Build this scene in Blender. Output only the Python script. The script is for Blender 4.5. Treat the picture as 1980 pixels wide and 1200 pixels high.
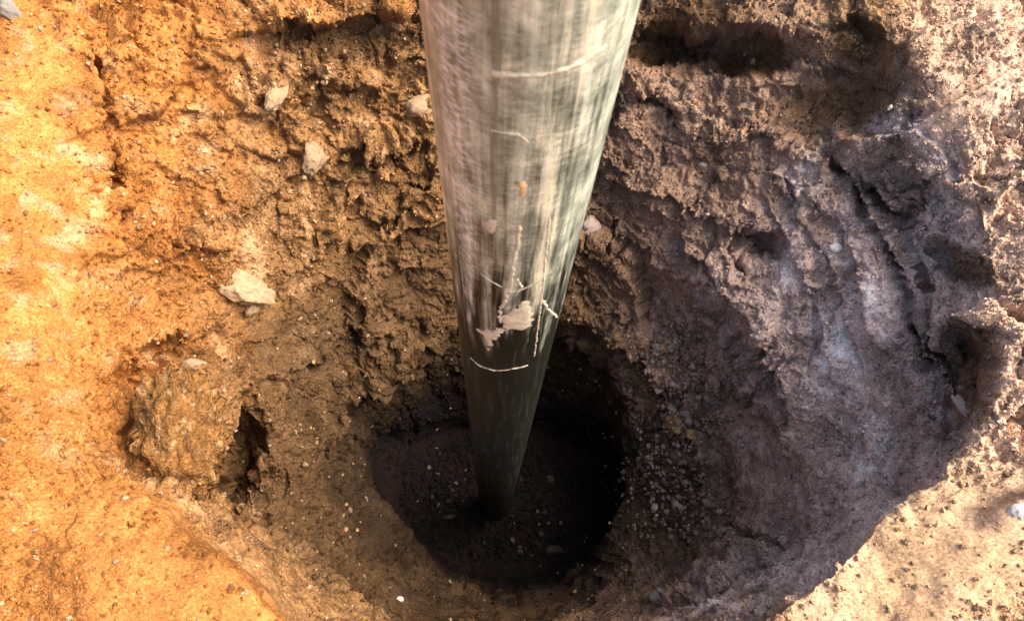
import bpy, math, random
import numpy as np
from mathutils import Matrix, Vector
from concurrent.futures import ThreadPoolExecutor

random.seed(7)
rng = np.random.default_rng(7)
scene = bpy.context.scene
for o in list(bpy.data.objects):
    bpy.data.objects.remove(o)
COL = scene.collection

# ------------------------------------------------------------------ camera
CAM_Z = 0.85                      # metres above the trodden ground
F_PX = 1430.0                     # focal length in photo pixels (26 mm on a phone)
W0, H0 = 1980.0, 1200.0
nad = np.array([(947 - W0/2)/F_PX, -(1135 - H0/2)/F_PX, -1.0])   # where straight down falls
nad /= np.linalg.norm(nad)
fwd = np.array([0, 0, -1.0])
Yw = fwd - fwd.dot(nad)*nad; Yw /= np.linalg.norm(Yw)
Zw = -nad
Xw = np.cross(Yw, Zw)
M = np.stack([Xw, Yw, Zw])        # world = M @ camera
CAM = np.array([0, 0, CAM_Z])
cam_d = bpy.data.cameras.new('camera')
cam = bpy.data.objects.new('camera', cam_d); COL.objects.link(cam)
mw = Matrix.Identity(4)
for i in range(3):
    for j in range(3): mw[i][j] = M[i, j]
    mw[i][3] = CAM[i]
cam.matrix_world = mw
cam_d.sensor_width = 36.0; cam_d.lens = F_PX/W0*36.0
cam_d.clip_start = 0.02; cam_d.clip_end = 500
cam_d.dof.use_dof = True; cam_d.dof.focus_distance = 1.25; cam_d.dof.aperture_fstop = 28.0
scene.camera = cam

# ------------------------------------------------------------------ light
SUN_EL, SUN_AZ = math.radians(52), math.radians(12)     # azimuth from +X (picture right) towards +Y (picture top)
w = bpy.data.worlds.new('World'); scene.world = w; w.use_nodes = True
nt = w.node_tree; nt.nodes.clear()
out = nt.nodes.new('ShaderNodeOutputWorld'); bg = nt.nodes.new('ShaderNodeBackground'); sky = nt.nodes.new('ShaderNodeTexSky')
sky.sky_type = 'NISHITA'; sky.sun_disc = False
sky.sun_elevation = SUN_EL; sky.sun_rotation = math.pi/2 - SUN_AZ
sky.air_density = 0.8; sky.dust_density = 6.0; sky.ozone_density = 0.0
bg.inputs['Strength'].default_value = 0.08
nt.links.new(sky.outputs[0], bg.inputs[0]); nt.links.new(bg.outputs[0], out.inputs[0])
sun_d = bpy.data.lights.new('sun', 'SUN'); sun = bpy.data.objects.new('sun', sun_d); COL.objects.link(sun)
sun_d.energy = 1.6; sun_d.angle = math.radians(40); sun_d.color = (1.0, 0.84, 0.67)
Ldir = Vector((math.cos(SUN_EL)*math.cos(SUN_AZ), math.cos(SUN_EL)*math.sin(SUN_AZ), math.sin(SUN_EL)))
sun.rotation_euler = Ldir.to_track_quat('Z', 'Y').to_euler()
sun.location = (2, 0, 3)
scene.view_settings.view_transform = 'Standard'; scene.view_settings.look = 'None'
scene.view_settings.gamma = 1.0; scene.view_settings.use_curve_mapping = False
scene.cycles.diffuse_bounces = 3
scene.view_settings.exposure = 2.05

# ------------------------------------------------------------------ projection helpers
def ray(px, py):
    d = np.array([(px - W0/2)/F_PX, -(py - H0/2)/F_PX, -1.0])
    return M @ d
def at_z(px, py, z):
    d = ray(px, py)
    return CAM + d*((z - CAM_Z)/d[2])
def project(P):
    c = (P - CAM) @ M
    dep = np.maximum(-c[..., 2], 1e-3)
    return W0/2 + F_PX*c[..., 0]/dep, H0/2 - F_PX*c[..., 1]/dep, dep

# ------------------------------------------------------------------ noise
G256 = rng.normal(size=(256, 3)).astype(np.float32); G256 /= np.linalg.norm(G256, axis=1, keepdims=True)
R256 = rng.random((256, 3)).astype(np.float32)
PERM = np.concatenate([rng.permutation(256)]*2).astype(np.int32)
POOL = ThreadPoolExecutor(4)
def par(fn, P, *a):
    n = len(P); cs = 60000
    parts = list(POOL.map(lambda i: fn(P[i:i+cs], *a), range(0, n, cs)))
    if isinstance(parts[0], tuple):
        return tuple(np.concatenate([p[k] for p in parts]) for k in range(len(parts[0])))
    return np.concatenate(parts)
def _h(ix, iy, iz, s):
    return PERM[PERM[PERM[(ix + s*17) & 255] + (iy & 255)] + ((iz + s*31) & 255)]
def _perlin(P, s):
    I = np.floor(P).astype(np.int32); f = (P - I).astype(np.float32)
    u = f*f*f*(f*(f*6 - 15) + 10)
    ix, iy, iz = I.T
    fx, fy, fz = f.T
    r = 0
    for dx in (0, 1):
        wx = u[:, 0] if dx else 1 - u[:, 0]
        for dy in (0, 1):
            wy = u[:, 1] if dy else 1 - u[:, 1]
            for dz in (0, 1):
                wz = u[:, 2] if dz else 1 - u[:, 2]
                g = G256[_h(ix + dx, iy + dy, iz + dz, s)]
                r = r + wx*wy*wz*(g[:, 0]*(fx - dx) + g[:, 1]*(fy - dy) + g[:, 2]*(fz - dz))
    return r*1.6
def perlin(P, s=0): return par(_perlin, np.asarray(P, np.float32), s)
def fbm(P, octv=4, s=0, gain=0.5, lac=2.03):
    P = np.asarray(P, np.float32); a = 1.0; r = 0; t = 0
    for k in range(octv):
        r = r + a*perlin(P, s + k*3); t += a; a *= gain; P = P*lac + 3.7
    return r/t
def ridged(P, octv=4, s=0, gain=0.5):
    P = np.asarray(P, np.float32); a = 1.0; r = 0; t = 0
    for k in range(octv):
        r = r + a*(1 - np.abs(perlin(P, s + k*3))*2); t += a; a *= gain; P = P*2.03 + 3.7
    return r/t
def _worley(P, s):
    I = np.floor(P).astype(np.int32); n = len(P)
    F1 = np.full(n, 9, np.float32); F2 = F1.copy(); idx = np.zeros(n, np.int32); off = np.zeros((n, 3), np.float32)
    for dx in (-1, 0, 1):
        for dy in (-1, 0, 1):
            for dz in (-1, 0, 1):
                h = _h(I[:, 0] + dx, I[:, 1] + dy, I[:, 2] + dz, s)
                v = (I + np.array([dx, dy, dz])) + R256[h] - P
                v = v.astype(np.float32)
                d = np.einsum('ij,ij->i', v, v)
                c = d < F1
                F2 = np.where(c, F1, np.minimum(F2, d)); F1 = np.where(c, d, F1)
                idx = np.where(c, h, idx); off[c] = v[c]
    return np.sqrt(F1), np.sqrt(F2), idx, off
def worley(P, s=0): return par(_worley, np.asarray(P, np.float32), s)
def sstep(a, b, x):
    t = np.clip((x - a)/(b - a), 0, 1); return t*t*(3 - 2*t)

# ------------------------------------------------------------------ the pole's place
d0 = ray(1022, 0)
AX = d0[:2]/np.linalg.norm(d0[:2])
PR = 0.190                          # from below the lens to the pole's axis
POLE = AX*PR
FLOOR = -1.05

# ------------------------------------------------------------------ base surface of the pit
# every contour: (height, outline); read off the photograph and set at its own depth
B_ = (-1.05, [(740, 900), (760, 860), (840, 838), (950, 832), (1080, 836), (1160, 880), (1190, 940), (1195, 1010),
              (1150, 1060), (1080, 1095), (960, 1100), (860, 1075), (790, 1020), (750, 960)])
C_ = (-0.75, [(688, 870), (685, 800), (722, 745), (800, 702), (900, 685), (1060, 676), (1130, 700), (1190, 765), (1226, 860),
              (1224, 930), (1192, 1030), (1140, 1100), (1060, 1138), (960, 1145), (875, 1118), (805, 1050), (770, 985), (705, 925)])
D_ = (-0.62, [(602, 860), (608, 790), (640, 740), (700, 695), (790, 655), (880, 620), (1060, 592), (1180, 640), (1275, 740),
              (1350, 810), (1400, 900), (1385, 1000), (1320, 1085), (1230, 1150), (1080, 1190), (960, 1200), (830, 1180), (700, 1110), (625, 1020), (604, 930)])
E_ = (-0.38, [(480, 850), (500, 700), (560, 600), (660, 500), (760, 440), (860, 420), (1130, 410), (1250, 470), (1400, 570), (1510, 720),
              (1575, 880), (1545, 1000), (1460, 1080), (1340, 1150), (1150, 1215), (960, 1230), (780, 1215), (640, 1150), (540, 1070), (490, 960)])
F_ = (-0.15, [(300, 830), (270, 650), (290, 450), (400, 290), (590, 160), (830, 90), (1180, 100), (1400, 160), (1610, 300), (1730, 480),
              (1800, 680), (1830, 830), (1780, 930), (1690, 1020), (1575, 1110), (1400, 1200), (1180, 1260), (960, 1290), (750, 1260), (640, 1165), (510, 1055), (390, 950)])
G_ = (-0.01, [(150, 850), (70, 620), (50, 400), (100, 140), (280, -60), (600, -150), (900, -190), (1250, -170), (1600, -80), (1790, 120),
              (1890, 400), (1920, 640), (1890, 830), (1800, 940), (1705, 1010), (1580, 1120), (1430, 1230), (1200, 1310), (960, 1340), (730, 1290), (570, 1210), (430, 1100), (300, 980)])
NT = 1440
tt = np.linspace(0, 2*np.pi, 4001)
dens = 0.16 + 0.84*sstep(-0.75, -0.35, np.sin(tt))          # fewer samples on the wall below the lens
cum = np.concatenate([[0], np.cumsum((dens[1:] + dens[:-1])/2)]); cum /= cum[-1]
TH = np.interp(np.arange(NT)/NT, cum, tt)
def contour(c):
    z, pts = c
    w_ = np.array([at_z(x, y, z) for x, y in pts])[:, :2] - POLE
    th = np.mod(np.arctan2(w_[:, 1], w_[:, 0]), 2*np.pi); r = np.hypot(w_[:, 0], w_[:, 1])
    o = np.argsort(th); th, r = th[o], r[o]
    th = np.concatenate([th - 2*np.pi, th, th + 2*np.pi]); r = np.concatenate([r, r, r])
    fine = np.linspace(0, 2*np.pi, 721)[:-1]
    v = np.interp(fine, th, r)
    k = np.hanning(23); k /= k.sum()
    v = np.convolve(np.concatenate([v[-11:], v, v[:11]]), k, 'valid')
    return np.interp(TH, np.concatenate([fine, [2*np.pi]]), np.concatenate([v, v[:1]])), np.full(NT, z)
keys = [(np.full(NT, 0.004), np.full(NT, FLOOR + 0.040))]
rB, zB = contour(B_); keys.append((rB*0.55, np.full(NT, FLOOR + 0.015)))
keys.append((rB*0.93, np.full(NT, FLOOR + 0.006))); keys.append((rB*1.03, np.full(NT, FLOOR + 0.05)))
rC, zC = contour(C_); rag = fbm(np.stack([np.cos(TH)*2.6, np.sin(TH)*2.6, 0*TH], 1), 4, 151, .6)*.030 + fbm(np.stack([np.cos(TH)*9, np.sin(TH)*9, 0*TH + 4], 1), 3, 153)*.012
keys.append((rC*0.985 + rag, zC - 0.02)); keys.append((rC*1.02 + rag, zC))
keys.append(contour(D_)); keys.append(contour(E_)); keys.append(contour(F_))
rG, zG = contour(G_); keys.append((rG, zG))
sx, sy = np.cos(TH), np.sin(TH)
keys.append((rG + 0.10, zG + 0.035)); keys.append((rG + 0.30, zG + 0.06)); keys.append((rG + 1.6, zG + 0.02))
keys.append((rG*0 + 12, zG - 0.01)); keys.append((rG*0 + 120, zG - 0.01))
counts = [18, 30, 30, 92, 8, 70, 120, 142, 100, 60, 54, 40, 8, 3]
Rr, Zr, seg = [], [], []
for k, n in enumerate(counts):
    t = np.arange(n)/n
    Rr.append(keys[k][0][None]*(1 - t[:, None]) + keys[k+1][0][None]*t[:, None])
    Zr.append(keys[k][1][None]*(1 - t[:, None]) + keys[k+1][1][None]*t[:, None]); seg += [k]*n
Rr.append(keys[-1][0][None]); Zr.append(keys[-1][1][None]); seg.append(len(counts))
Rr = np.concatenate(Rr); Zr = np.concatenate(Zr); seg = np.array(seg); NS = len(seg)
def smooth_rows(A, rad, top):
    k = np.hanning(2*rad + 3)[1:-1]; k /= k.sum()
    P = np.pad(A, ((rad, rad), (0, 0)), 'edge')
    B = sum(k[i]*P[i:i+len(A)] for i in range(2*rad + 1))
    B[:4] = A[:4]; B[top:] = A[top:]
    return B
last_dense = NS - 52
Rr = smooth_rows(Rr, 5, last_dense); Zr = smooth_rows(Zr, 5, last_dense)
P = np.stack([POLE[0] + Rr*sx, POLE[1] + Rr*sy, Zr], -1).astype(np.float64)      # NS x NT x 3

def normals(P):
    dt = np.roll(P, -1, 1) - np.roll(P, 1, 1)
    ds = np.empty_like(P); ds[1:-1] = P[2:] - P[:-2]; ds[0] = P[1] - P[0]; ds[-1] = P[-1] - P[-2]
    n = np.cross(ds, dt); n /= np.maximum(np.linalg.norm(n, axis=-1, keepdims=True), 1e-12)
    s = np.sign((n[..., 2] + 1e-9) + 0*n[..., 0]);
    inward = -(n[..., 0]*sx + n[..., 1]*sy) + 0.6*n[..., 2]
    n[inward < 0] *= -1
    return n
near = (Rr < 2.2)
fade = np.where(near, 1 - sstep(1.2, 2.2, Rr), 0)
wallrow = np.array([{0: .7, 1: .8, 2: .7, 3: .45, 4: .8, 5: .9}.get(s, 1.0) for s in seg])
wallrow = np.convolve(np.pad(wallrow, 10, 'edge'), np.ones(21)/21, 'valid')[:, None]
N = normals(P)
flat = P.reshape(-1, 3)
shp = (NS, NT)
def f2(v): return v.reshape(shp)
U, V, DEP = project(P)
# ---------------- big undulation
n1 = f2(fbm(flat*3.6, 3, 1)); n2 = f2(fbm(flat*9 + 7, 4, 11))
P = P + N*((0.030*n1 + 0.022*n2)*fade*wallrow)[..., None]

# ---------------- features cut by the spade and the auger, each in its own place
wu = f2(fbm(flat*16, 4, 21))*26; wv = f2(fbm(flat*16 + 9, 4, 25))*26
UU, VV = U + wu, V + wv
def polydist(pts):
    best = np.full(shp, 1e9); side = np.zeros(shp)
    for (x0, y0), (x1, y1) in zip(pts[:-1], pts[1:]):
        ex, ey = x1 - x0, y1 - y0; L = ex*ex + ey*ey
        t = np.clip(((UU - x0)*ex + (VV - y0)*ey)/L, 0, 1)
        dx, dy = UU - (x0 + t*ex), VV - (y0 + t*ey); d = np.hypot(dx, dy)
        c = d < best; best = np.where(c, d, best); side = np.where(c, np.sign(ex*dy - ey*dx), side)
    return best, side
def endfade(pts, soft=60):
    a = np.hypot(UU - pts[0][0], VV - pts[0][1]); b = np.hypot(UU - pts[-1][0], VV - pts[-1][1])
    return np.clip(np.minimum(a, b)/soft + 0.15, 0, 1)
D = np.zeros(shp)
def blob(cx, cy, rx, ry, rot, amp, pw=1.0):
    c, s = math.cos(math.radians(rot)), math.sin(math.radians(rot))
    x, y = UU - cx, VV - cy
    q = ((x*c + y*s)/rx)**2 + ((-x*s + y*c)/ry)**2
    return amp*np.exp(-q**pw)
def scarp(pts, amp, w_=70, edge=5):
    """material on the upper / left-hand side of the line stands proud by amp and is cut off sharply along it"""
    d, s = polydist(pts)
    sd = d*s                                    # negative = left of travel (upper side for a line drawn left to right)
    v = np.where(sd < 0, np.exp(-(d/w_)**1.5), -0.35*np.exp(-d/(w_*0.35)))
    t = sstep(-edge, edge, sd)
    hi = np.exp(-(d/w_)**1.5); lo = -0.35*np.exp(-d/(w_*0.4))
    return amp*(hi*(1 - t) + lo*t)*endfade(pts)
def crack(pts, amp, w_=6):
    d, _ = polydist(pts)
    return -amp*np.exp(-(d/w_)**2)*endfade(pts, 40)
D += crack([(172, 80), (190, 190), (205, 262), (228, 345), (246, 430)], .022, 8)
D += scarp([(246, 430), (228, 345), (205, 262), (190, 190), (172, 80)], .018, 60)
D += scarp([(505, 62), (600, 46), (690, 40), (815, 14)], .040, 70)
D += scarp([(205, 245), (262, 226), (318, 205), (400, 150)], .014, 60)
D += scarp([(700, 335), (770, 310), (860, 272)], .026, 60)
D += scarp([(715, 300), (770, 285), (850, 235)], .014, 40)
D += scarp([(455, 225), (520, 215), (575, 170)], .016, 40)
D += scarp([(530, 560), (590, 490), (650, 430), (730, 360)], .022, 70)
D += scarp([(690, 492), (760, 455), (875, 420)], .024, 60)
D += scarp([(606, 900), (610, 850), (640, 765), (700, 718), (790, 683), (840, 645), (890, 615)], .045, 70)
D += scarp([(680, 660), (676, 560), (722, 478)], -.022, 60)
D += scarp([(690, 640), (760, 655), (850, 640)], .012, 40)
D += scarp([(1130, 450), (1180, 462), (1215, 505), (1248, 570), (1260, 650)], -.020, 60)
D += scarp([(1080, 640), (1140, 662), (1190, 722), (1226, 800), (1238, 880)], .018, 50)
D += scarp([(1130, 470), (1180, 455), (1240, 490), (1300, 530), (1400, 560)], .012, 50)
D += scarp([(1150, 350), (1230, 360), (1300, 390), (1420, 440)], .014, 50)
D += scarp([(1445, 470), (1480, 445), (1530, 460)], .014, 30)
D += crack([(1600, 300), (1655, 372), (1708, 450), (1740, 530), (1757, 610), (1792, 720), (1815, 810)], .014, 12)
D += crack([(1650, 330), (1738, 430), (1780, 560), (1806, 650), (1840, 760)], .022, 9)
D += crack([(1690, 330), (1760, 430), (1800, 540)], .014, 7)
D += blob(1725, 560, 60, 190, -14, .014)
for dx_ in (-150, -95, -48, 40, 85):
    D += scarp([(1600 + dx_, 330 + abs(dx_)*.3), (1668 + dx_, 430), (1716 + dx_, 530), (1750 + dx_, 640), (1790 + dx_, 760)], .010, 26)
D += scarp([(1850, 660), (1900, 630), (1950, 610)], .030, 50)
D += blob(1450, 112, 90, 42, 0, -.035, 2)
D += scarp([(1380, 75), (1440, 58), (1520, 78), (1580, 110)], .026, 50)
D += blob(1470, 150, 80, 16, 4, .020)
D += blob(1620, 190, 130, 75, -14, -.034, 2)
D += scarp([(1540, 140), (1620, 118), (1680, 160)], .024, 45)
D += blob(1660, 95, 70, 55, 30, -.016, 2)
D += scarp([(1600, 50), (1680, 45), (1750, 110)], .022, 45)
D += scarp([(1980, 130), (1890, 190), (1760, 262), (1600, 272)], .022, 70)
D += scarp([(1200, 195), (1260, 190), (1305, 215), (1315, 260)], .014, 40)
D += blob(1300, 95, 90, 35, 15, -.030)
D += crack([(1390, 985), (1430, 1030), (1500, 1042), (1560, 1000), (1575, 930)], .014, 8)
D += blob(300, 700, 60, 22, -30, -.025)
D += blob(350, 830, 62, 105, 12, .045, 2)
D += blob(500, 640, 90, 70, -20, -.012, 2)
D += blob(620, 1180, 60, 20, 20, -.018)
D += scarp([(390, 100), (470, 120), (500, 190)], .010, 40)
D += scarp([(1380, 300), (1470, 255), (1540, 300)], .012, 50)
D += scarp([(1060, 598), (1150, 612), (1232, 680), (1292, 765), (1325, 860)], .022, 60)
D += scarp([(1300, 450), (1420, 560), (1500, 680), (1545, 800), (1548, 930)], .020, 60)
D += scarp([(740, 1130), (640, 1062), (578, 965), (556, 850), (580, 760)], .024, 55)
D += scarp([(420, 770), (480, 745), (560, 700), (660, 655)], .020, 50)
D += scarp([(300, 500), (400, 470), (520, 380), (600, 340)], .016, 50)
D += scarp([(1500, 1045), (1420, 1100), (1300, 1160), (1200, 1180)], -.016, 40)
D += scarp([(740, 840), (800, 815), (900, 800)], .010, 35)
D += blob(1975, 990, 60, 30, -30, .02)
front = sstep(-0.10, 0.05, P[..., 1])                     # not on the wall under the lens
D *= 1.35*fade*front
P = P + N*D[..., None]
# undercut pockets: soil dug away behind the face
C_in = -(blob(456, 880, 32, 92, 6, -.20, 1.5) + blob(1872, 725, 52, 95, 8, -.07, 2) + blob(474, 945, 44, 26, 10, -.09, 1.5) + blob(264, 770, 20, 75, -6, -.07, 1.5) + blob(310, 690, 50, 20, -35, -.05, 1.5)
         + blob(1485, 472, 46, 24, 20, -.07, 1.5) + blob(1815, 500, 42, 26, 30, -.06, 1.5) + blob(1560, 90, 30, 16, 20, -.05) + blob(760, 300, 70, 12, -14, -.035)
         + blob(1290, 95, 80, 40, 10, -.085, 1.5) + blob(1450, 95, 95, 34, 0, -.06, 2) + blob(1620, 120, 60, 14, 10, -.03) + blob(800, 12, 70, 14, 0, -.06))
brk = sstep(-0.15, 0.22, f2(fbm(flat*19 + 2, 3, 143)))
for pts, a_, w_ in [([(1600, 300), (1655, 372), (1708, 450), (1740, 530), (1757, 610), (1792, 720), (1815, 810)], .045, 8), ([(1650, 330), (1738, 430), (1780, 560), (1806, 650), (1840, 760)], .04, 7),
                    ([(205, 262), (228, 345), (246, 430)], .05, 7), ([(640, 500), (700, 455), (760, 410), (850, 355)], .03, 8), ([(1390, 985), (1430, 1030), (1500, 1042), (1560, 1000)], .025, 6),
                    ([(1130, 460), (1200, 490), (1245, 560), (1260, 650)], .03, 8), ([(420, 960), (520, 1010), (560, 1080)], .02, 8), ([(1200, 190), (1290, 205), (1310, 260)], .03, 6),
                    ([(690, 640), (680, 560), (720, 480)], .03, 8), ([(1840, 640), (1900, 700), (1880, 800)], .03, 10)]:
    C_in = C_in - crack(pts, a_, w_)*brk
C_in *= fade*front
vd = P - CAM; vd /= np.linalg.norm(vd, axis=-1, keepdims=True)
P = P + vd*C_in[..., None]
N = normals(P)
for _ in range(2):                                          # even the directions out so that relief does not fold over itself
    N = (np.roll(N, 1, 1) + N + np.roll(N, -1, 1) + np.roll(N, 2, 1) + np.roll(N, -2, 1))
    N[2:-2] = N[2:-2] + N[1:-3] + N[3:-1] + N[:-4] + N[4:]
    N /= np.linalg.norm(N, axis=-1, keepdims=True)

# ---------------- broken soil: chunks, facets, crumbs
# smooth = where the blade left the clay polished
smooth = np.zeros(shp)
for a in [(110, 350, 110, 420, 0), (1620, 200, 130, 80, -14), (1450, 110, 90, 45, 0), (1870, 210, 110, 50, -30), (500, 640, 90, 70, -20), (780, 560, 80, 60, 0),
          (1890, 720, 60, 120, 0), (1450, 900, 120, 120, 0), (1330, 560, 120, 90, 30), (400, 1100, 300, 90, 30), (1780, 1090, 300, 130, -32), (960, 950, 260, 230, 0)]:
    smooth = np.maximum(smooth, blob(*a, 1.0, 2))
patch = sstep(-0.10, 0.25, f2(fbm(flat*6 + 31, 3, 41)))
rough = (0.42 + 0.58*patch)*(1 - 0.70*smooth)*fade*np.clip(wallrow*1.05, 0, 1)
warp = np.stack([fbm(flat*14 + k*11, 3, 50 + k) for k in range(3)], -1)*0.035
Q = flat + warp
def facets(scale, s):
    F1, F2, h, off = worley(Q*scale, s)
    tilt = (R256[(h*7 + 3) & 255] - 0.5)
    return f2(R256[h & 255][:, 0] - 0.5 + 1.5*np.einsum('ij,ij->i', tilt, off)), f2(F1), f2(F2 - F1)
fa, w1, e1 = facets(13, 3)
fb, w2, e2 = facets(34, 5)
H = 0.026*fa*rough + 0.016*fb*rough
H -= 0.006*np.exp(-(e1/0.05)**2)*rough
# torn layers: thin shelves that lean with the dig
fc_, w3, e3 = facets(78, 6)
H += 0.0050*fc_*rough
lay = f2((flat @ np.array([0.25, -0.15, 1.0]))*19 + 2.1*fbm(flat*5 + 3, 4, 61))
saw = lay - np.floor(lay)
H += 0.022*(saw - 0.5)*sstep(-0.12, 0.15, f2(fbm(flat*4.1 + 5, 3, 71)))*rough
H += 0.015*f2(fbm(Q*24, 4, 81, .6))*rough
H -= 0.007*sstep(0.0, 0.5, f2(perlin(Q*40 + 5, 33)))*rough
H += 0.0060*f2(fbm(flat*85, 3, 91, .65))*(0.35 + 0.65*rough)*fade
F1, F2, h, off = worley(flat*95, 9)
sel = (R256[h & 255][:, 1] > 0.62)
crumb = np.where(sel, np.sqrt(np.maximum(0, 0.17 - F1**2)), 0)
H += 0.0065*f2(crumb)*(0.25 + 0.75*rough)*fade
# auger scrape marks round the inner bore
bore = np.exp(-((Zr + 0.90)/0.13)**2)*(Rr < 0.5)
H += 0.0030*f2(perlin(np.stack([np.tile(TH, (NS, 1)).ravel()*1.3, P[..., 2].ravel()*42, Rr.ravel()*3], -1), 13))*bore
calm = np.zeros(shp)
for a in [(1800, 1110, 330, 150, -34), (260, 1130, 330, 170, 30), (60, 500, 120, 520, 0)]:
    calm = np.maximum(calm, blob(*a, 1.0, 1.6))
H *= 1 - .84*calm
H += 0.014*f2(fbm(flat*7.5 + 3, 3, 181))*calm*fade
gm = np.clip(blob(1640, 600, 150, 270, -12, 1, 2) + blob(1560, 930, 170, 120, 0, .6, 2), 0, 1)
ths = np.mod(np.tile(TH, (NS, 1)) + np.pi, 2*np.pi).ravel() - np.pi
arc = P[..., 2].ravel() + 0.30*ths
H = H*(1 - .60*gm) + gm*(0.009*f2(perlin(np.stack([arc*20, ths*3, 0*arc], 1), 191)) + 0.005*f2(perlin(np.stack([arc*55, ths*6, 0*arc + 3], 1), 193)))
H *= 0.35 + 0.65*front
P = P + N*H[..., None]
U, V, DEP = project(P)

# ------------------------------------------------------------------ soil colour (dry ochre clay, pinkish grey subsoil, brown bottom with depth shade painted in)
OCHRE = np.array([.375, .160, .046]); ORANGE = np.array([.40, .150, .032]); PALE = np.array([.46, .29, .16])
BROWN = np.array([.26, .148, .066]); MAUVE = np.array([.30, .203, .148]); LILAC = np.array([.76, .66, .64]); DEEP_SHADE = np.array([.013, .0078, .0050])
def mix(a, b, t): return a*(1 - t[..., None]) + b*t[..., None]
big = f2(fbm(flat*5 + 2, 4, 101)); mid = f2(fbm(flat*17 + 4, 4, 111)); fin = f2(fbm(flat*70 + 6, 3, 121))
xw = P[..., 0] + 0.10*big
col = np.broadcast_to(OCHRE, shp + (3,)).copy()
col = mix(col, ORANGE, sstep(-0.05, 0.35, mid + 0.5*big))
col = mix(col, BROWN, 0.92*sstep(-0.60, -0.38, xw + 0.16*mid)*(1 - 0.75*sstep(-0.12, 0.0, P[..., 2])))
col = mix(col, MAUVE, 0.95*sstep(0.0, 0.22, xw))
col = mix(col, np.array([.50, .375, .325]), .9*sstep(0.24, 0.40, xw + 0.10*mid)*sstep(-0.62, -0.40, P[..., 2] + .1*mid)*(1 - sstep(.50, .70, P[..., 1])))
lil = np.zeros(shp)  # pale scraped clay, with highlights and a light streak painted into the colour
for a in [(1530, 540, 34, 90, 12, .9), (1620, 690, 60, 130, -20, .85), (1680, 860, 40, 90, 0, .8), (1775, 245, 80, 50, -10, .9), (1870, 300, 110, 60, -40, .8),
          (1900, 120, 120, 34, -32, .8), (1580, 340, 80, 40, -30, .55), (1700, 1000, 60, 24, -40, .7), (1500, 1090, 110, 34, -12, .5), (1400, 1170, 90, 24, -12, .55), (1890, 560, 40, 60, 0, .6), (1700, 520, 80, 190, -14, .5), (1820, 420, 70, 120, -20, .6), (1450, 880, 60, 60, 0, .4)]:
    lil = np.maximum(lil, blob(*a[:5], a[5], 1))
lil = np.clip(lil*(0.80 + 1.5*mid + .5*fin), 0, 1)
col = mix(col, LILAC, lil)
pal = sstep(0.12, 0.5, mid + 0.35*fin)*0.55*(1 - sstep(0.0, 0.2, xw))
col = mix(col, PALE, pal)
# right-hand rim: dry pinkish crust; ground: dry ochre
rim = sstep(-0.07, 0.0, P[..., 2] - 0.03*big)
tan_ = mix(np.broadcast_to(OCHRE*1.02, shp + (3,)), np.array([.46, .30, .165]), sstep(0.1, 0.4, P[..., 0]))
crust = mix(tan_, np.array([.56, .39, .28]), sstep(0.46, 0.60, P[..., 0] + .08*mid)*sstep(.0, .3, P[..., 1]))
crust = mix(crust, np.array([.27, .160, .080]), sstep(.52, .70, P[..., 1])*sstep(-.30, -.05, P[..., 0])*(1 - sstep(.42, .62, P[..., 0])))
col = mix(col, crust, rim*0.85)
clay_shade = np.zeros(shp)  # dark cut clay, plus shade of overhangs and recesses painted in
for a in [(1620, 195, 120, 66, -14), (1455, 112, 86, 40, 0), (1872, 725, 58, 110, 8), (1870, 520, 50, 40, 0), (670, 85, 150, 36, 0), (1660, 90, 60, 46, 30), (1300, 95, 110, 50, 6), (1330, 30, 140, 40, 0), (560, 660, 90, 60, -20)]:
    clay_shade = np.maximum(clay_shade, blob(*a, 1.0, 3))
col = mix(col, np.array([.115, .066, .030]), .85*clay_shade)
col = mix(col, np.array([.088, .054, .029]), (.80 + .12*sstep(.05, -.15, xw))*sstep(-0.20, -0.52, P[..., 2] + 0.10*big)*(1 - 0.70*sstep(0.12, 0.30, xw)))  # depth shade painted into the colour: soil darker down the walls
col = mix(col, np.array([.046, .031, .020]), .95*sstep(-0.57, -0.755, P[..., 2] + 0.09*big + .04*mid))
shaded = sstep(-0.74, -0.94, P[..., 2] + 0.10*big)  # shade at the hole bottom painted in: soil goes near black
col = mix(col, DEEP_SHADE, shaded*0.97)
blotch = f2(ridged(flat*11 + 8, 4, 161)) - .55
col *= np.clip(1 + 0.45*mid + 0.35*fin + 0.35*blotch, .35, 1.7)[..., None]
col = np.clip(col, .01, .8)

grain = (1 - .45*calm)*(1 - .5*gm)*np.clip(1 - .85*smooth*np.clip(.75 + 1.3*mid, 0, 1), .1, 1)*np.clip(.80 + 1.2*big, .35, 1.15)
# pale dust smeared down the left bank by the spade
sm = sstep(.05, .45, f2(fbm(flat*np.array([34, 34, 5.0]) + 3, 3, 171)))*np.clip(blob(120, 300, 150, 340, 0, 1, 2) + blob(480, 80, 34, 110, 6, .9, 2) + blob(60, 700, 120, 300, 0, .6, 2), 0, 1)
col = np.clip(mix(col, np.array([.43, .265, .145]), .75*sm), .01, .8)

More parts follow.
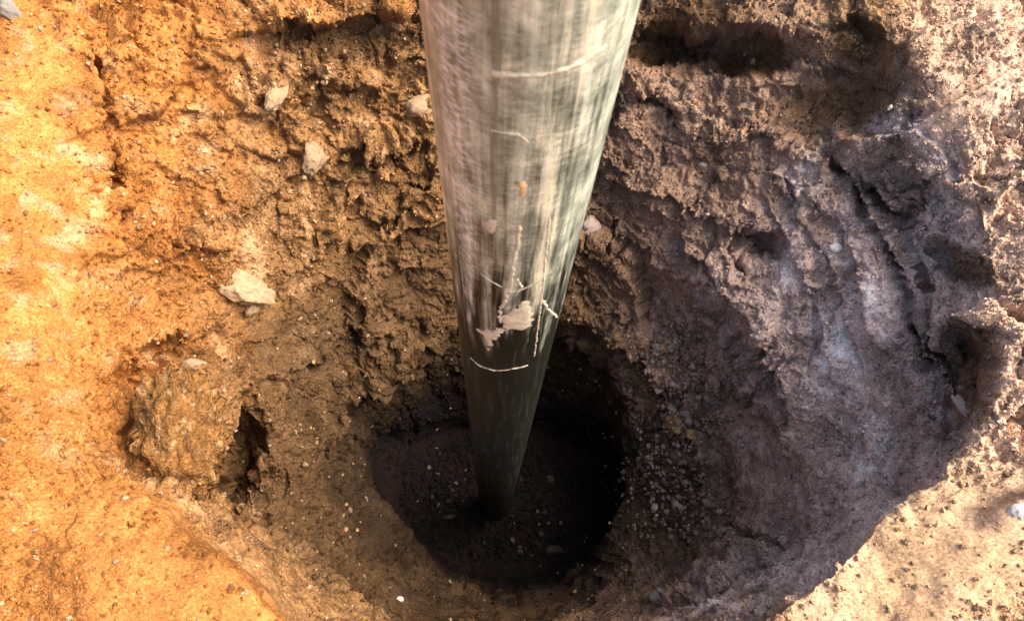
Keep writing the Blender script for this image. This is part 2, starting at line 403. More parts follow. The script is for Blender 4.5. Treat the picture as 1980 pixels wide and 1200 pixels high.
# ------------------------------------------------------------------ materials
def ramp(nt, fac, stops):
    r = nt.nodes.new('ShaderNodeValToRGB'); e = r.color_ramp.elements
    while len(e) > 1: e.remove(e[0])
    e[0].position, e[0].color = stops[0][0], stops[0][1]
    for p_, c_ in stops[1:]:
        q = e.new(p_); q.color = c_
    nt.links.new(fac, r.inputs[0]); return r.outputs[0]
def noise_node(nt, vec, scale, detail=4, rough_=.55, dist=0.0):
    n = nt.nodes.new('ShaderNodeTexNoise'); n.inputs['Scale'].default_value = scale; n.inputs['Detail'].default_value = detail
    n.inputs['Roughness'].default_value = rough_; n.inputs['Distortion'].default_value = dist
    nt.links.new(vec, n.inputs['Vector']); return n.outputs['Fac']
def mathn(nt, op, a, b=None):
    m = nt.nodes.new('ShaderNodeMath'); m.operation = op
    for i, v in enumerate((a, b)):
        if v is None: continue
        if isinstance(v, (int, float)): m.inputs[i].default_value = v
        else: nt.links.new(v, m.inputs[i])
    return m.outputs[0]
def mixc(nt, fac, a, b, mode='MIX'):
    m = nt.nodes.new('ShaderNodeMix'); m.data_type = 'RGBA'; m.blend_type = mode
    for s_, v in ((m.inputs[0], fac), (m.inputs[6], a), (m.inputs[7], b)):
        if isinstance(v, (int, float)): s_.default_value = v
        elif isinstance(v, tuple): s_.default_value = v
        else: nt.links.new(v, s_)
    return m.outputs[2]
def new_mat(name):
    m = bpy.data.materials.new(name); m.use_nodes = True
    return m, m.node_tree, m.node_tree.nodes['Principled BSDF']
def soil_material(name, scale=1.0, bump=1.0, attr='soil'):
    m, nt, bs = new_mat(name)
    at = nt.nodes.new('ShaderNodeAttribute'); at.attribute_name = attr
    geo = nt.nodes.new('ShaderNodeTexCoord'); v = geo.outputs['Object']
    a = noise_node(nt, v, 260*scale, 5, .65); b = noise_node(nt, v, 75*scale, 5, .6, .4); c = noise_node(nt, v, 700*scale, 3, .6)
    f = ramp(nt, a, [(.30, (.60, .60, .60, 1)), (.52, (1, 1, 1, 1)), (.72, (1.30, 1.27, 1.22, 1))])
    cc = mixc(nt, 1.0, at.outputs['Color'], f, 'MULTIPLY')
    nt.links.new(cc, bs.inputs['Base Color'])
    bs.inputs['Roughness'].default_value = .95; bs.inputs['Specular IOR Level'].default_value = .06
    def grains(sc):
        vo = nt.nodes.new('ShaderNodeTexVoronoi'); vo.inputs['Scale'].default_value = sc; nt.links.new(v, vo.inputs['Vector']); return vo
    g1, g2 = grains(210*scale), grains(480*scale)
    gr = mathn(nt, 'SUBTRACT', 1.0, mathn(nt, 'ADD', mathn(nt, 'MULTIPLY', g1.outputs['Distance'], .7), mathn(nt, 'MULTIPLY', g2.outputs['Distance'], .45)))
    # single grains paler or darker than their neighbours
    sp = nt.nodes.new('ShaderNodeSeparateColor'); nt.links.new(g2.outputs['Color'], sp.inputs[0])
    tint = ramp(nt, sp.outputs[0], [(.05, (.62, .60, .58, 1)), (.30, (.95, .95, .95, 1)), (.80, (1.02, 1.02, 1.02, 1)), (.97, (1.55, 1.50, 1.42, 1))])
    cc = mixc(nt, .8, cc, tint, 'MULTIPLY'); nt.links.new(cc, bs.inputs['Base Color'])
    hsum = mathn(nt, 'ADD', mathn(nt, 'MULTIPLY', a, .45), mathn(nt, 'ADD', mathn(nt, 'MULTIPLY', b, .8), mathn(nt, 'ADD', mathn(nt, 'MULTIPLY', c, .2), mathn(nt, 'MULTIPLY', gr, .75))))
    bp = nt.nodes.new('ShaderNodeBump'); bp.inputs['Strength'].default_value = .85*bump; bp.inputs['Distance'].default_value = .006
    nt.links.new(mathn(nt, 'MULTIPLY', at.outputs['Alpha'], .85*bump), bp.inputs['Strength'])
    nt.links.new(hsum, bp.inputs['Height']); nt.links.new(bp.outputs[0], bs.inputs['Normal'])
    return m
SOIL = soil_material('soil')

def mesh_from(name, verts, faces, mat, colors=None, smooth_=True):
    me = bpy.data.meshes.new(name)
    verts = np.asarray(verts, np.float32); faces = np.asarray(faces, np.int32); k = faces.shape[1]
    me.vertices.add(len(verts)); me.vertices.foreach_set('co', verts.ravel())
    me.loops.add(faces.size); me.loops.foreach_set('vertex_index', faces.ravel())
    me.polygons.add(len(faces)); me.polygons.foreach_set('loop_start', np.arange(0, faces.size, k, dtype=np.int32))
    me.polygons.foreach_set('loop_total', np.full(len(faces), k, np.int32))
    me.polygons.foreach_set('use_smooth', np.full(len(faces), smooth_))
    me.update(calc_edges=True)
    if colors is not None:
        at = me.color_attributes.new('soil', 'FLOAT_COLOR', 'POINT')
        at.data.foreach_set('color', (colors if colors.shape[1] == 4 else np.concatenate([colors, np.ones((len(colors), 1))], 1)).astype(np.float32).ravel())
    me.materials.append(mat)
    return me
def link(name, me, parent=None, **props):
    o = bpy.data.objects.new(name, me); COL.objects.link(o)
    if parent is not None: o.parent = parent
    for k, v in props.items(): o[k] = v
    return o
def grid_obj(name, r0, r1):
    n = r1 - r0 + 1
    i = np.arange(n - 1)[:, None]*NT + np.arange(NT)[None]; j = np.arange(n - 1)[:, None]*NT + (np.arange(NT)[None] + 1) % NT
    fc = np.stack([i, j, j + NT, i + NT], -1).reshape(-1, 4)
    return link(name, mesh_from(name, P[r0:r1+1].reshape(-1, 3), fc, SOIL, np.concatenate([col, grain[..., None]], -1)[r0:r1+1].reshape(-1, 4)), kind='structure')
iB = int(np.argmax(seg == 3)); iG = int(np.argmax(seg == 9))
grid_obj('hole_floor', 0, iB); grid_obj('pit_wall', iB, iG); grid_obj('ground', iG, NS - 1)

# ------------------------------------------------------------------ steel pole
PRAD = 0.0375
def on_pole(px, py):
    d = ray(px, py); a = d[0]**2 + d[1]**2; o2 = CAM[:2] - POLE
    b = 2*(d[:2] @ o2); c = o2 @ o2 - (PRAD + .0005)**2
    q = max(b*b - 4*a*c, 0); t = (-b - math.sqrt(q))/(2*a)
    p = CAM + d*t; x, y = p[0] - POLE[0], p[1] - POLE[1]
    an = math.atan2(y, x)
    if an > math.pi/2: an -= 2*math.pi
    return np.array([an*PRAD, p[2]])
def pole_material():
    m, nt, bs = new_mat('weathered_galvanised_steel')
    uv = nt.nodes.new('ShaderNodeAttribute'); uv.attribute_name = 'wrap'
    vec = uv.outputs['Vector']
    def scaled(sx_, sy_):
        mp = nt.nodes.new('ShaderNodeMapping'); mp.inputs['Scale'].default_value = (sx_, sy_, 1); nt.links.new(vec, mp.inputs['Vector']); return mp.outputs[0]
    sep = nt.nodes.new('ShaderNodeSeparateXYZ'); nt.links.new(vec, sep.inputs[0]); z = sep.outputs[1]
    streak = noise_node(nt, scaled(150, 9), 1, 5, .6, .3)
    streak2 = noise_node(nt, scaled(420, 16), 1, 4, .6)
    blot = noise_node(nt, scaled(52, 40), 1, 6, .66, .15)
    fine = noise_node(nt, scaled(500, 260), 1, 4, .6)
    # dried slurry film: covers the upper length, ragged lower edge
    edge = mathn(nt, 'ADD', z, mathn(nt, 'MULTIPLY', mathn(nt, 'SUBTRACT', streak, .5), .55))
    film = nt.nodes.new('ShaderNodeMapRange'); film.interpolation_type = 'SMOOTHSTEP'
    nt.links.new(edge, film.inputs[0]); film.inputs[1].default_value = .36; film.inputs[2].default_value = .60
    micro = noise_node(nt, scaled(210, 420), 1, 4, .62)
    cover = mathn(nt, 'MULTIPLY', film.outputs[0], mathn(nt, 'ADD', .30, mathn(nt, 'MULTIPLY', blot, .75)))
    for n_, k_ in ((streak, .95), (streak2, .75), (micro, .7)):
        cover = mathn(nt, 'ADD', cover, mathn(nt, 'MULTIPLY', mathn(nt, 'MULTIPLY', mathn(nt, 'SUBTRACT', n_, .5), mathn(nt, 'ADD', .24, mathn(nt, 'MULTIPLY', film.outputs[0], 1.0))), k_*1.25))
    cov = ramp(nt, cover, [(.02, (0, 0, 0, 1)), (.95, (1, 1, 1, 1))])
    steel = mixc(nt, streak, (.0045, .005, .0038, 1), (.022, .0235, .018, 1))
    dust = ramp(nt, blot, [(.32, (.26, .32, .26, 1)), (.5, (.44, .51, .42, 1)), (.68, (.76, .79, .64, 1))])
    c = mixc(nt, cov, steel, dust)
    c = mixc(nt, mathn(nt, 'MULTIPLY', ramp(nt, fine, [(.58, (0, 0, 0, 1)), (.72, (1, 1, 1, 1))]), mathn(nt, 'MULTIPLY', film.outputs[0], .35)), c, (.62, .58, .46, 1))
    # long marks: a dark rubbed seam, with broken whitish and cream bands either side
    u = sep.outputs[0]
    def band(u0, half, mod, lo, hi, amt):
        d_ = mathn(nt, 'ABSOLUTE', mathn(nt, 'SUBTRACT', u, u0))
        r_ = nt.nodes.new('ShaderNodeMapRange'); r_.interpolation_type = 'SMOOTHSTEP'; nt.links.new(d_, r_.inputs[0])
        r_.inputs[1].default_value = half; r_.inputs[2].default_value = half*.35
        q_ = ramp(nt, mod, [(lo, (0, 0, 0, 1)), (hi, (1, 1, 1, 1))])
        return mathn(nt, 'MULTIPLY', mathn(nt, 'MULTIPLY', r_.outputs[0], q_), mathn(nt, 'MULTIPLY', film.outputs[0], amt))
    c = mixc(nt, band(on_pole(958, 250)[0], .0035, streak2, .42, .56, .75), c, (.10, .105, .085, 1))
    c = mixc(nt, band(on_pole(880, 250)[0], .0110, micro, .50, .60, .75), c, (.70, .72, .78, 1))
    c = mixc(nt, band(on_pole(1085, 250)[0], .0100, streak, .46, .60, .55), c, (.80, .74, .54, 1))
    nt.links.new(c, bs.inputs['Base Color'])
    bs.inputs['Metallic'].default_value = 0.0
    nt.links.new(mathn(nt, 'ADD', .03, mathn(nt, 'MULTIPLY', film.outputs[0], .45)), bs.inputs['Specular IOR Level'])
    nt.links.new(mathn(nt, 'ADD', .30, mathn(nt, 'MULTIPLY', cov, .12)), bs.inputs['Roughness'])
    bp = nt.nodes.new('ShaderNodeBump'); bp.inputs['Strength'].default_value = .35; bp.inputs['Distance'].default_value = .0012
    nt.links.new(mathn(nt, 'ADD', cov, mathn(nt, 'MULTIPLY', fine, .4)), bp.inputs['Height']); nt.links.new(bp.outputs[0], bs.inputs['Normal'])
    return m
STEEL = pole_material()
ztop, zbot = 0.72, FLOOR - 0.10
nu, nz = 96, 300
zz = np.linspace(zbot, ztop, nz); aa = np.arange(nu)/nu*2*np.pi
rad = PRAD
vx = np.stack([np.tile(rad*np.cos(aa), (nz, 1)), np.tile(rad*np.sin(aa), (nz, 1)), np.tile(zz[:, None], (1, nu))], -1).reshape(-1, 3)
i = np.arange(nz - 1)[:, None]*nu + np.arange(nu)[None]; j = np.arange(nz - 1)[:, None]*nu + (np.arange(nu)[None] + 1) % nu
pole_root = bpy.data.objects.new('steel_pole', None); COL.objects.link(pole_root); pole_root.location = (POLE[0], POLE[1], 0)
pole_root.empty_display_size = .1
pole_root['label'] = 'round grey steel pole coated in pale dust standing in the dug hole'; pole_root['category'] = 'pole'
me = mesh_from('shaft', vx, np.stack([i, j, j + nu, i + nu], -1).reshape(-1, 4), STEEL)
at = me.attributes.new('wrap', 'FLOAT_VECTOR', 'POINT')
ang = np.tile(aa, (nz, 1)).ravel()
ang = np.where(ang > np.pi*0.5 + 0.0, ang - 2*np.pi, ang)      # seam at the back
at.data.foreach_set('vector', np.stack([ang*PRAD, vx[:, 2], 0*ang], -1).astype(np.float32).ravel())
link('shaft', me, pole_root)
capv = np.concatenate([np.stack([PRAD*np.cos(aa), PRAD*np.sin(aa), 0*aa + ztop + .002], -1), np.stack([PRAD*np.cos(aa), PRAD*np.sin(aa), 0*aa + ztop - .004], -1), [[0, 0, ztop + .006]]])
capf = [(a, (a+1) % nu, 2*nu) for a in range(nu)]
link('end_cap', mesh_from('end_cap', capv, capf, STEEL), pole_root)

# dried mud on the pole, each splash a part of its own
def mud_material(name, c0, c1):
    m, nt, bs = new_mat(name)
    v = nt.nodes.new('ShaderNodeTexCoord').outputs['Object']
    n = noise_node(nt, v, 140, 5, .6)
    nt.links.new(ramp(nt, n, [(.3, c0 + (1,)), (.7, c1 + (1,))]), bs.inputs['Base Color']); bs.inputs['Roughness'].default_value = .9
    bp = nt.nodes.new('ShaderNodeBump'); bp.inputs['Strength'].default_value = .5; bp.inputs['Distance'].default_value = .001
    nt.links.new(noise_node(nt, v, 500, 3), bp.inputs['Height']); nt.links.new(bp.outputs[0], bs.inputs['Normal'])
    return m
MUD = mud_material('dried_cream_mud', (.36, .34, .25), (.62, .57, .44)); MUDT = mud_material('dried_tan_mud', (.45, .30, .14), (.70, .52, .28))
def inside_dist(q, poly):
    n = len(poly); best = np.full(len(q), 1e9); ins = np.zeros(len(q), bool)
    for k in range(n):
        a, b = poly[k], poly[(k+1) % n]; e = b - a
        t = np.clip(((q - a) @ e)/(e @ e), 0, 1); best = np.minimum(best, np.hypot(*(q - a - t[:, None]*e).T))
        cond = ((a[1] > q[:, 1]) != (b[1] > q[:, 1])) & (q[:, 0] < (b[0] - a[0])*(q[:, 1] - a[1])/((b[1] - a[1]) or 1e-9) + a[0])
        ins ^= cond
    return np.where(ins, best, -best)
def mud(pts, width=None, thick=.0006, mat=MUD, jit=.0038, label=None):
    q = np.array([on_pole(*p) for p in pts])
    pad = .006 + (0 if width is None else width)
    lo, hi = q.min(0) - pad, q.max(0) + pad
    st = .0011 if width is None else min(.0011, width/3)
    na, nb = [int(min(160, max(6, (hi[k] - lo[k])/st))) for k in (0, 1)]
    ga, gb = np.meshgrid(np.linspace(lo[0], hi[0], na), np.linspace(lo[1], hi[1], nb))
    g = np.stack([ga.ravel(), gb.ravel()], 1)
    ns = fbm(np.concatenate([g*220, np.full((len(g), 1), q[0, 0]*90)], 1), 3, 17)
    gw = g + jit*np.stack([fbm(np.concatenate([g*130, np.full((len(g), 1), 3.)], 1), 3, 5), fbm(np.concatenate([g*130, np.full((len(g), 1), 8.)], 1), 3, 7)], 1)
    if width is not None: gw = g + .22*(gw - g)
    if width is None: sd = inside_dist(gw, q) + .0022*ns
    else:
        sd = np.full(len(g), -1e9)
        for a, b in zip(q[:-1], q[1:]):
            e = b - a; t = np.clip(((gw - a) @ e)/(e @ e), 0, 1); sd = np.maximum(sd, width*(1.0 + 1.5*ns) - np.hypot(*(gw - a - t[:, None]*e).T))
    hgt = np.clip(sd/.0022 if width is None else sd/width, -.4, 1)*thick + .0003*ns*(sd > 0)
    keep = (sd > -.0010).reshape(nb, na)
    r_ = PRAD + hgt; an = g[:, 0]/PRAD
    v = np.stack([r_*np.cos(an), r_*np.sin(an), g[:, 1]], 1)
    fk = keep[:-1, :-1] & keep[1:, :-1] & keep[:-1, 1:] & keep[1:, 1:]
    ii, jj = np.nonzero(fk); b0 = ii*na + jj
    if len(b0) == 0: return
    f = np.stack([b0, b0 + 1, b0 + 1 + na, b0 + na], 1)
    used, inv = np.unique(f, return_inverse=True)
    o = link('dried_mud', mesh_from('dried_mud', v[used], inv.reshape(f.shape), mat), pole_root)
    if label: o['label'] = label
mud([(970, 613), (993, 600), (1020, 578), (1031, 600), (1026, 634), (973, 636)], label='cream wedge of dried mud')
mud([(921, 637), (974, 634), (967, 652), (953, 660), (944, 679), (940, 660), (930, 647)], label='pale mud smear with a drip')
mud([(1005, 440), (1000, 477), (992, 510), (988, 560), (977, 567), (980, 580), (968, 597), (967, 625)], .0011, label='long thin pale drip')
mud([(930, 430), (944, 424), (960, 430), (958, 447), (948, 452), (932, 442)], thick=.0008, label='pale round blob')
mud([(997, 360), (1012, 352), (1024, 358), (1018, 368), (1022, 376), (1008, 383), (998, 372)], thick=.0009, mat=MUDT, label='tan dab of mud')
mud([(910, 693), (927, 707), (960, 717), (993, 713), (1020, 707)], .0007)
mud([(948, 143), (1000, 147), (1062, 146), (1120, 124), (1172, 92)], .0010, thick=.0006)
mud([(950, 254), (1000, 262), (1020, 276)], .0008, thick=.0006)
mud([(928, 530), (960, 550), (990, 566), (1040, 547), (1072, 520)], .0004, thick=.0005)
mud([(1000, 542), (1010, 556), (1000, 566)], .0006)
mud([(1050, 583), (1062, 600), (1078, 612)], .0008)
mud([(1064, 420), (1050, 560), (1034, 690)], .0005, thick=.0004)

# ------------------------------------------------------------------ finding a spot on the built surface
NF = normals(P)
pv = P.reshape(-1, 3); nv = NF.reshape(-1, 3); cv = col.reshape(-1, 3); uf, vf, df = U.ravel(), V.ravel(), DEP.ravel()
BIN = 7
ok = (uf > -60) & (uf < W0 + 60) & (vf > -60) & (vf < H0 + 60)
ids = np.nonzero(ok)[0]
bx = ((uf[ids] + 60)//BIN).astype(int); by = ((vf[ids] + 60)//BIN).astype(int); BW = int((W0 + 120)//BIN) + 2
key = by*BW + bx
order = np.lexsort((df[ids], key)); ks = key[order]; first = np.concatenate([[True], ks[1:] != ks[:-1]])
spot_of = dict(zip(ks[first].tolist(), ids[order][first].tolist()))
def spot(px, py):
    bx, by = int((px + 60)//BIN), int((py + 60)//BIN)
    for r in range(6):
        best = None
        for dy in range(-r, r + 1):
            for dx in range(-r, r + 1):
                k = spot_of.get((by + dy)*BW + bx + dx)
                if k is not None and (best is None or df[k] < df[best]): best = k
        if best is not None: return best
    return None
# ------------------------------------------------------------------ stones
def ico(sub):
    import bmesh
    bm = bmesh.new(); bmesh.ops.create_icosphere(bm, subdivisions=sub, radius=1.0)
    v = np.array([q.co[:] for q in bm.verts]); f = np.array([[x.index for x in q.verts] for q in bm.faces]); bm.free()
    return v, f
ICO = {k: ico(k) for k in (1, 2, 3, 4, 5)}
def stone_verts(sub, seed, size, lump=.25, cuts=5, cut=.72):
    v, f = ICO[sub]; r = np.random.default_rng(seed); v = v.copy()
    v *= (1 + lump*fbm(v*1.3 + seed*5.1, 3, 3))[:, None]
    for _ in range(cuts):
        n = r.normal(size=3); n /= np.linalg.norm(n); d = cut + .2*r.random()
        s_ = v @ n; over = np.maximum(0, s_ - d); v -= over[:, None]*n*.92
    if sub >= 4:
        _, _, hh, _ = worley(v*3.2 + seed, 3); v = v*(1 + .14*(R256[hh & 255][:, 0] - .5) + .10*fbm(v*2.6 + seed, 4, 13, .6))[:, None]
        _, _, hh, _ = worley(v*9 + seed, 4); v = v*(1 + .05*(R256[hh & 255][:, 1] - .5))[:, None]
    if sub >= 3: v *= (1 + .05*fbm(v*6 + seed, 3, 5))[:, None]
    return v*np.asarray(size), f
def stone_material(name, a, b, rough_=.85, sc=60, soil_=(.20, .125, .065)):
    m, nt, bs = new_mat(name)
    tc = nt.nodes.new('ShaderNodeTexCoord').outputs['Object']
    oi = nt.nodes.new('ShaderNodeObjectInfo')
    n = noise_node(nt, tc, sc, 5, .65); n2 = noise_node(nt, tc, sc*5, 3, .6)
    c = ramp(nt, n, [(.3, a + (1,)), (.7, b + (1,))])
    dirt = ramp(nt, noise_node(nt, tc, sc*.55, 5, .7), [(.47, (0, 0, 0, 1)), (.63, (.8, .8, .8, 1))])
    c = mixc(nt, dirt, c, soil_ + (1,))
    k = mathn(nt, 'ADD', .72, mathn(nt, 'MULTIPLY', oi.outputs['Random'], .55))
    hs = nt.nodes.new('ShaderNodeHueSaturation'); nt.links.new(c, hs.inputs['Color']); nt.links.new(k, hs.inputs['Value'])
    nt.links.new(hs.outputs[0], bs.inputs['Base Color'])
    bs.inputs['Roughness'].default_value = rough_; bs.inputs['Specular IOR Level'].default_value = .12
    bp = nt.nodes.new('ShaderNodeBump'); bp.inputs['Strength'].default_value = .6; bp.inputs['Distance'].default_value = .002
    nt.links.new(mathn(nt, 'ADD', n, mathn(nt, 'MULTIPLY', n2, .5)), bp.inputs['Height']); nt.links.new(bp.outputs[0], bs.inputs['Normal'])
    return m
M_CREAM = stone_material('cream_limestone', (.23, .145, .08), (.42, .30, .19))
M_GREY = stone_material('grey_stone', (.20, .18, .16), (.36, .33, .30))
M_DARK = stone_material('dark_stone', (.06, .055, .05), (.13, .12, .11), .6)
M_PINK = stone_material('pinkish_stone', (.31, .25, .22), (.48, .40, .36))
M_OCH = stone_material('ochre_stone', (.42, .24, .09), (.60, .40, .18))
M_SHADED = stone_material('shaded_stone', (.030, .023, .018), (.075, .058, .045), .6, 60, (.015, .011, .008))  # stone colour darkened to paint in the shade of the bore floor
M_WHITE = stone_material('white_stone', (.58, .54, .50), (.76, .73, .70))
def basis(n, spin):
    n = Vector(n).normalized(); t = n.orthogonal().normalized(); b = n.cross(t)
    t2 = t*math.cos(spin) + b*math.sin(spin); b2 = n.cross(t2)
    return Matrix((t2, b2, n)).transposed()
def toward(k):
    return CAM - pv[k]
def stone(name, label, cat, px, py, wpx, hpx, rot, mat, seed, sub=4, lump=.3, cuts=6, sink=.72, depth=.65, group=None, cut=.72):
    """a stone whose face towards the opening measures about wpx by hpx photo pixels"""
    k = spot(px, py); m_ = df[k]/F_PX
    a, b = wpx/2*m_, hpx/2*m_; c = depth*math.sqrt(a*b)
    n = nv[k]*.6 + toward(k)/np.linalg.norm(toward(k))*.4; n /= np.linalg.norm(n)
    ex = M[:, 0]*math.cos(math.radians(rot)) - M[:, 1]*math.sin(math.radians(rot))
    ex = ex - ex.dot(n)*n; ex /= np.linalg.norm(ex); ey = np.cross(n, ex)
    v, f = stone_verts(sub, seed, (a, b, c), lump, cuts, cut)
    me = mesh_from(name, v, f, mat)
    o = link(name, me)
    o.matrix_world = Matrix.Translation(Vector(pv[k] + n*c*(.5 - sink))) @ Matrix((ex, ey, n)).transposed().to_4x4()
    o['label'] = label; o['category'] = cat
    if group: o['group'] = group
    return o
stone('stone', 'smooth grey-green stone bedded in bright ochre soil, top left corner', 'stone', 18, 20, 44, 40, 50, M_GREY, 3)
stone('rock_chip', 'pale flaky rock chip jutting from the wall under the brown overhang', 'rock', 540, 188, 84, 42, -28, M_CREAM, 11, sub=5, cuts=9, cut=.55, lump=.4, sink=.5)
stone('rock', 'tall narrow pale rock bedded midway in the wall left of the pole', 'rock', 610, 310, 56, 84, 14, M_CREAM, 12, sub=5, lump=.35, cuts=8, cut=.6, sink=.6, depth=.5)
stone('rock', 'largest whitish rock, broad and broken, bedded in the brown left wall', 'rock', 470, 560, 116, 74, 24, M_CREAM, 13, sub=5, lump=.3, cuts=9, cut=.6, depth=.55, sink=.55)
stone('rock_wedge', 'small white wedge of stone against the foot of the whitish rock', 'rock', 498, 588, 62, 26, -48, M_CREAM, 14, lump=.2, cuts=8, cut=.6, sink=.35)
stone('stone', 'cream oval stone resting on top of the crumbly clod', 'stone', 372, 702, 44, 26, -22, M_CREAM, 15)
stone('stone', 'small bright white stone in the pinkish right wall', 'stone', 1617, 480, 26, 20, 10, M_WHITE, 16)
stone('stone', 'largest dark round stone lying in the gravel band', 'stone', 1305, 884, 40, 38, 0, M_DARK, 17, cuts=3)
stone('pebble', 'pink oval pebble standing in the upper gravel band', 'pebble', 1320, 800, 25, 28, 20, M_PINK, 18, cuts=2)
stone('pebble', 'olive brown pebble just above the dark round stone', 'pebble', 1333, 836, 30, 24, 30, M_OCH, 19, cuts=4)
stone('rock', 'tan rounded rock poking out of the wall close by the left of the pole', 'rock', 808, 200, 62, 48, -10, M_CREAM, 20, lump=.4, cuts=7)
stone('stone', 'black stone in a pocket of the wall right of the pole', 'stone', 1387, 326, 24, 16, 0, M_DARK, 21)
stone('stone', 'grey stone beside the black stone right of the pole', 'stone', 1360, 322, 18, 14, 0, M_GREY, 22)
stone('earth_clod', 'pinkish earth clod stuck close by the right edge of the pole', 'clod', 1147, 432, 38, 42, 0, M_PINK, 23, lump=.4)
stone('pebble', 'white pebble at the lower left lip of the dark bore', 'pebble', 777, 1152, 15, 11, 0, M_WHITE, 24)
stone('earth_clod', 'grey crumbly clod below the gravel band near the bottom edge', 'clod', 1278, 1152, 52, 40, 20, M_GREY, 25, lump=.5)
stone('rock_shard', 'cream shard standing upright beside the dark notch, right edge', 'rock', 1888, 642, 22, 40, 10, M_CREAM, 26, cuts=9, cut=.55, depth=.8)
stone('rock_shard', 'pale pointed shard leaning in the cleft below the dark notch', 'rock', 1864, 780, 30, 60, -12, M_PINK, 27, cuts=9, cut=.55)
stone('pebble', 'tiny cream stone standing on the floor of the scooped hollow', 'pebble', 1452, 120, 10, 20, 5, M_CREAM, 28)
stone('stone', 'sunlit white stone on the rim at the right edge', 'stone', 1976, 984, 44, 34, -20, M_WHITE, 30)
stone('pebble', 'pale pebble on the bore floor right of the pole foot', 'pebble', 1066, 926, 16, 16, 0, M_SHADED, 31)
stone('rock_chip', 'flat pale chip on the bore floor left of the pole foot', 'rock', 866, 1000, 30, 10, -12, M_SHADED, 32)
stone('earth_clod', 'long flat brown clod on the bore floor near its front edge', 'clod', 1064, 1064, 60, 20, -16, M_SHADED, 33, lump=.4)

# the big crumbly clod hanging on the left side
kc = spot(352, 835); mpx = df[kc]/F_PX
v, f = ICO[5]; v = v.copy()
v = v*(1 + .35*fbm(v*1.4 + 4, 3, 7) + .34*fbm(v*3.2 + 2, 5, 9, .62))[:, None]
F1_, F2_, h_, o_ = worley(v*5.5, 21); v *= (1 + .16*(R256[h_ & 255][:, 0] - .5) - .05*np.exp(-((F2_ - F1_)/.12)**2))[:, None]
F1_, F2_, h_, o_ = worley(v*13, 23); v *= (1 + .09*(R256[h_ & 255][:, 0] - .5))[:, None]
n = nv[kc]*.5 + toward(kc)/np.linalg.norm(toward(kc))*.5; n /= np.linalg.norm(n)
ex = M[:, 0] - M[:, 0].dot(n)*n; ex /= np.linalg.norm(ex); ey = np.cross(n, ex)
cc_ = np.array([.25, .125, .042])*(1 + .9*fbm(v*3, 3, 31)[:, None] + .35*fbm(v*16, 2, 33)[:, None])
pm = sstep(.22, .42, fbm(v*11 + 3, 2, 37))[:, None]*.6
cc_ = np.clip(cc_*(1 - pm) + np.array([.6, .46, .28])*pm, .02, .8)
me = mesh_from('earth_clod', v*np.array([82, 128, 60])*mpx, f, SOIL, cc_)
clod = link('earth_clod', me); clod['label'] = 'big crumbly brown clod with bits of stone hanging beside the dark hollow'; clod['category'] = 'clod'
clod.matrix_world = Matrix.Translation(Vector(pv[kc] + n*15*mpx)) @ Matrix((ex, ey, n)).transposed().to_4x4()

# ------------------------------------------------------------------ pebbles one could count
VAR = {}
def variant(mat, k):
    if (mat.name, k) not in VAR:
        r = np.random.default_rng(100 + k)
        v, f = stone_verts(1 if k % 3 else 2, 200 + k, (1, .65 + .3*r.random(), .5 + .3*r.random()), .35, 7, .58)
        VAR[(mat.name, k)] = mesh_from('pebble', v, f, mat)
    return VAR[(mat.name, k)]
def pebble(px, py, rpx, mat, label, group, name='pebble'):
    k = spot(px, py)
    if k is None: return
    r = rpx*df[k]/F_PX
    o = link(name, variant(mat, int(rng.integers(12))))
    n = nv[k]*.7 + np.array([0, 0, .3])
    R = basis(n, rng.random()*6.28).to_4x4()
    o.matrix_world = Matrix.Translation(Vector(pv[k] + nv[k]*r*.22)) @ R @ Matrix.Scale(r, 4)
    o['label'] = label; o['category'] = 'pebble'; o['group'] = group
def along(pts, t):
    pts = np.array(pts, float); t = t*(len(pts) - 1); i_ = min(int(t), len(pts) - 2)
    return pts[i_]*(1 - (t - i_)) + pts[i_ + 1]*(t - i_)
BAND = [(1296, 650), (1310, 710), (1345, 770), (1330, 840), (1300, 905), (1315, 960), (1345, 1040)]
pick = [M_PINK, M_GREY, M_CREAM, M_PINK, M_GREY, M_DARK]
for q in range(125):
    c_ = along(BAND, rng.random()); w_ = 26 + 22*(c_[1] - 650)/400
    pebble(c_[0] + rng.normal()*w_, c_[1] + rng.normal()*10, 4.0 + 7*rng.random()**2.4 + (4 if q < 10 else 0), pick[int(rng.integers(6))],
           'small pale or grey pebble in the gravel band right of the bore', 'gravel band right of the bore')
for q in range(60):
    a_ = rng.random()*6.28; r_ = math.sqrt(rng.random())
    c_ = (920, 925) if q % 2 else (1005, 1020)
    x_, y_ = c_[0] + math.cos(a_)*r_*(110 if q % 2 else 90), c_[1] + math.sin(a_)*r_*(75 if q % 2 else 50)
    pebble(x_, y_, 3 + 4.5*rng.random()**2, [M_SHADED, M_SHADED, M_DARK, M_SHADED, M_DARK][int(rng.integers(5))],
           'small shade-darkened pebble lying on the bore floor round the pole', 'gravel on the bore floor')
for q in range(60):
    x_, y_ = rng.random()*640, rng.random()*1180
    if x_ > 330 and y_ > 950: x_ -= 300
    pebble(x_, y_, 3.5 + 4.0*rng.random()**2, [M_CREAM, M_CREAM, M_OCH, M_OCH][int(rng.integers(4))],
           'small cream pebble stuck in the ochre soil of the left side', 'pebbles in the left side')
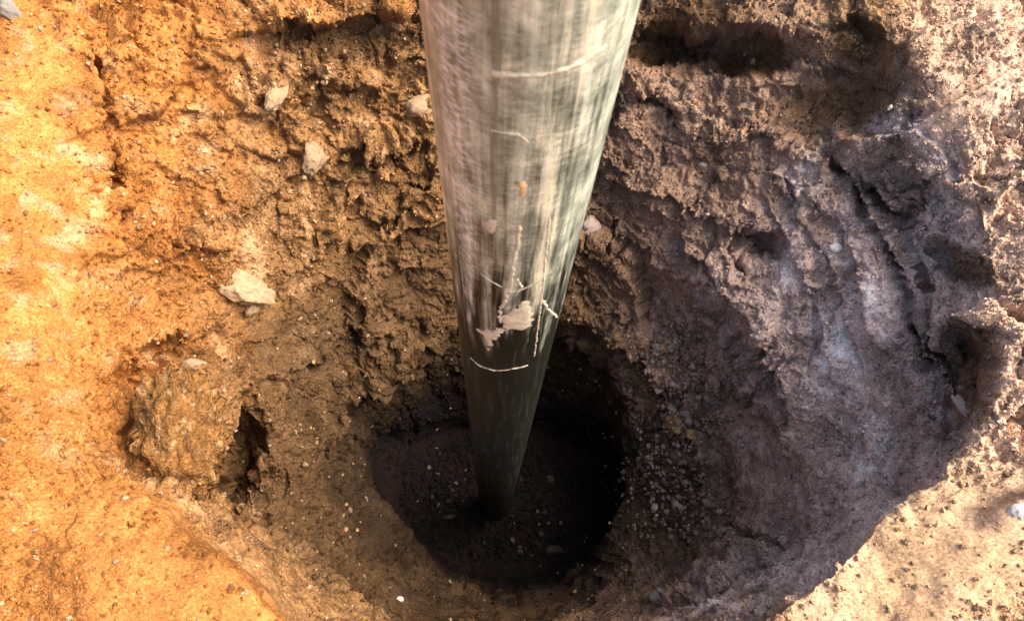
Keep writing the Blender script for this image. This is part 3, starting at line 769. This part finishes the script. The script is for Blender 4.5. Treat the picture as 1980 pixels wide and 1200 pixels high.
for q in range(26):
    x_, y_ = 640 + rng.random()*620, 1000 + rng.random()*190
    if q % 2: x_, y_ = 560 + rng.random()*150, 820 + rng.random()*330
    if ((x_ - 960)/270)**2 + ((y_ - 930)/225)**2 < 1: continue
    pebble(x_, y_, 3.5 + 4.5*rng.random()**2, [M_CREAM, M_OCH, M_OCH][int(rng.integers(3))],
           'small tan pebble on the brown slope round the front of the bore', 'pebbles on the slope round the bore')

# ------------------------------------------------------------------ crumbs of soil and grit, far too many to count
def crumb_cloud(name, n_, chooser, smin, smax, tint, lighter, label=None):
    v0 = np.array([[1, 0, 0], [-1, 0, 0], [0, 1, 0], [0, -1, 0], [0, 0, 1], [0, 0, -1.]]); nvv = 6
    f0 = np.array([[0, 2, 4], [2, 1, 4], [1, 3, 4], [3, 0, 4], [2, 0, 5], [1, 2, 5], [3, 1, 5], [0, 3, 5]])
    ks_ = chooser(n_); n_ = len(ks_)
    sz = (smin + (smax - smin)*rng.random(n_)**2.5)
    A = rng.normal(size=(n_, 3, 3)); A = np.linalg.qr(A)[0]
    sc_ = .6 + .5*rng.random((n_, 1, 3))
    base = v0[None]*sc_*(1 + .22*rng.normal(size=(n_, nvv, 1)))
    vv = np.einsum('nij,nvj->nvi', A, base)*sz[:, None, None] + (pv[ks_] + nv[ks_]*sz[:, None]*.35)[:, None]
    ff = (f0[None] + (np.arange(n_)*nvv)[:, None, None]).reshape(-1, 3)
    c_ = cv[ks_]*(.75 + .5*rng.random((n_, 1))); pk = rng.random(n_) < lighter
    c_[pk] = c_[pk]*.4 + np.array(tint)*.6
    return link(name, mesh_from(name, vv.reshape(-1, 3), ff, SOIL, np.clip(np.repeat(c_, nvv, 0), .01, .8), False), kind='stuff')
vis = np.array(list(spot_of.values()))
up = nv[:, 2]
def choose_all(n_):
    wgt = .25 + np.clip(up[vis], 0, 1) + .6*(patch.ravel()[vis]); wgt *= (1 - .6*smooth.ravel()[vis])*(1 - .88*calm.ravel()[vis]); wgt = np.clip(wgt, .01, None); wgt /= wgt.sum()
    a = rng.choice(vis, n_, p=wgt)
    return np.clip(a + rng.integers(-1, 2, n_) + NT*rng.integers(-1, 2, n_), 0, len(pv) - 1)
def choose_band(n_):
    o_ = []
    for _ in range(n_):
        c_ = along(BAND, rng.random()); w_ = 34 + 30*(c_[1] - 650)/400
        k = spot(c_[0] + rng.normal()*w_, c_[1] + rng.normal()*12)
        if k is not None: o_.append(k)
    return np.array(o_)
def choose_floor(n_):
    o_ = []
    for _ in range(n_):
        a_ = rng.random()*6.28; r_ = math.sqrt(rng.random())
        k = spot(965 + math.cos(a_)*r_*190, 965 + math.sin(a_)*r_*115)
        if k is not None: o_.append(k)
    return np.array(o_)
crumb_cloud('soil_crumbs', 36000, choose_all, .0009, .0050, (.55, .42, .28), .08)
crumb_cloud('gravel', 4200, choose_band, .0012, .0075, (.42, .35, .31), .5)
crumb_cloud('bore_gravel', 3000, choose_floor, .0016, .0085, (.022, .017, .014), .4)  # tint kept near black to sit in the painted floor shade
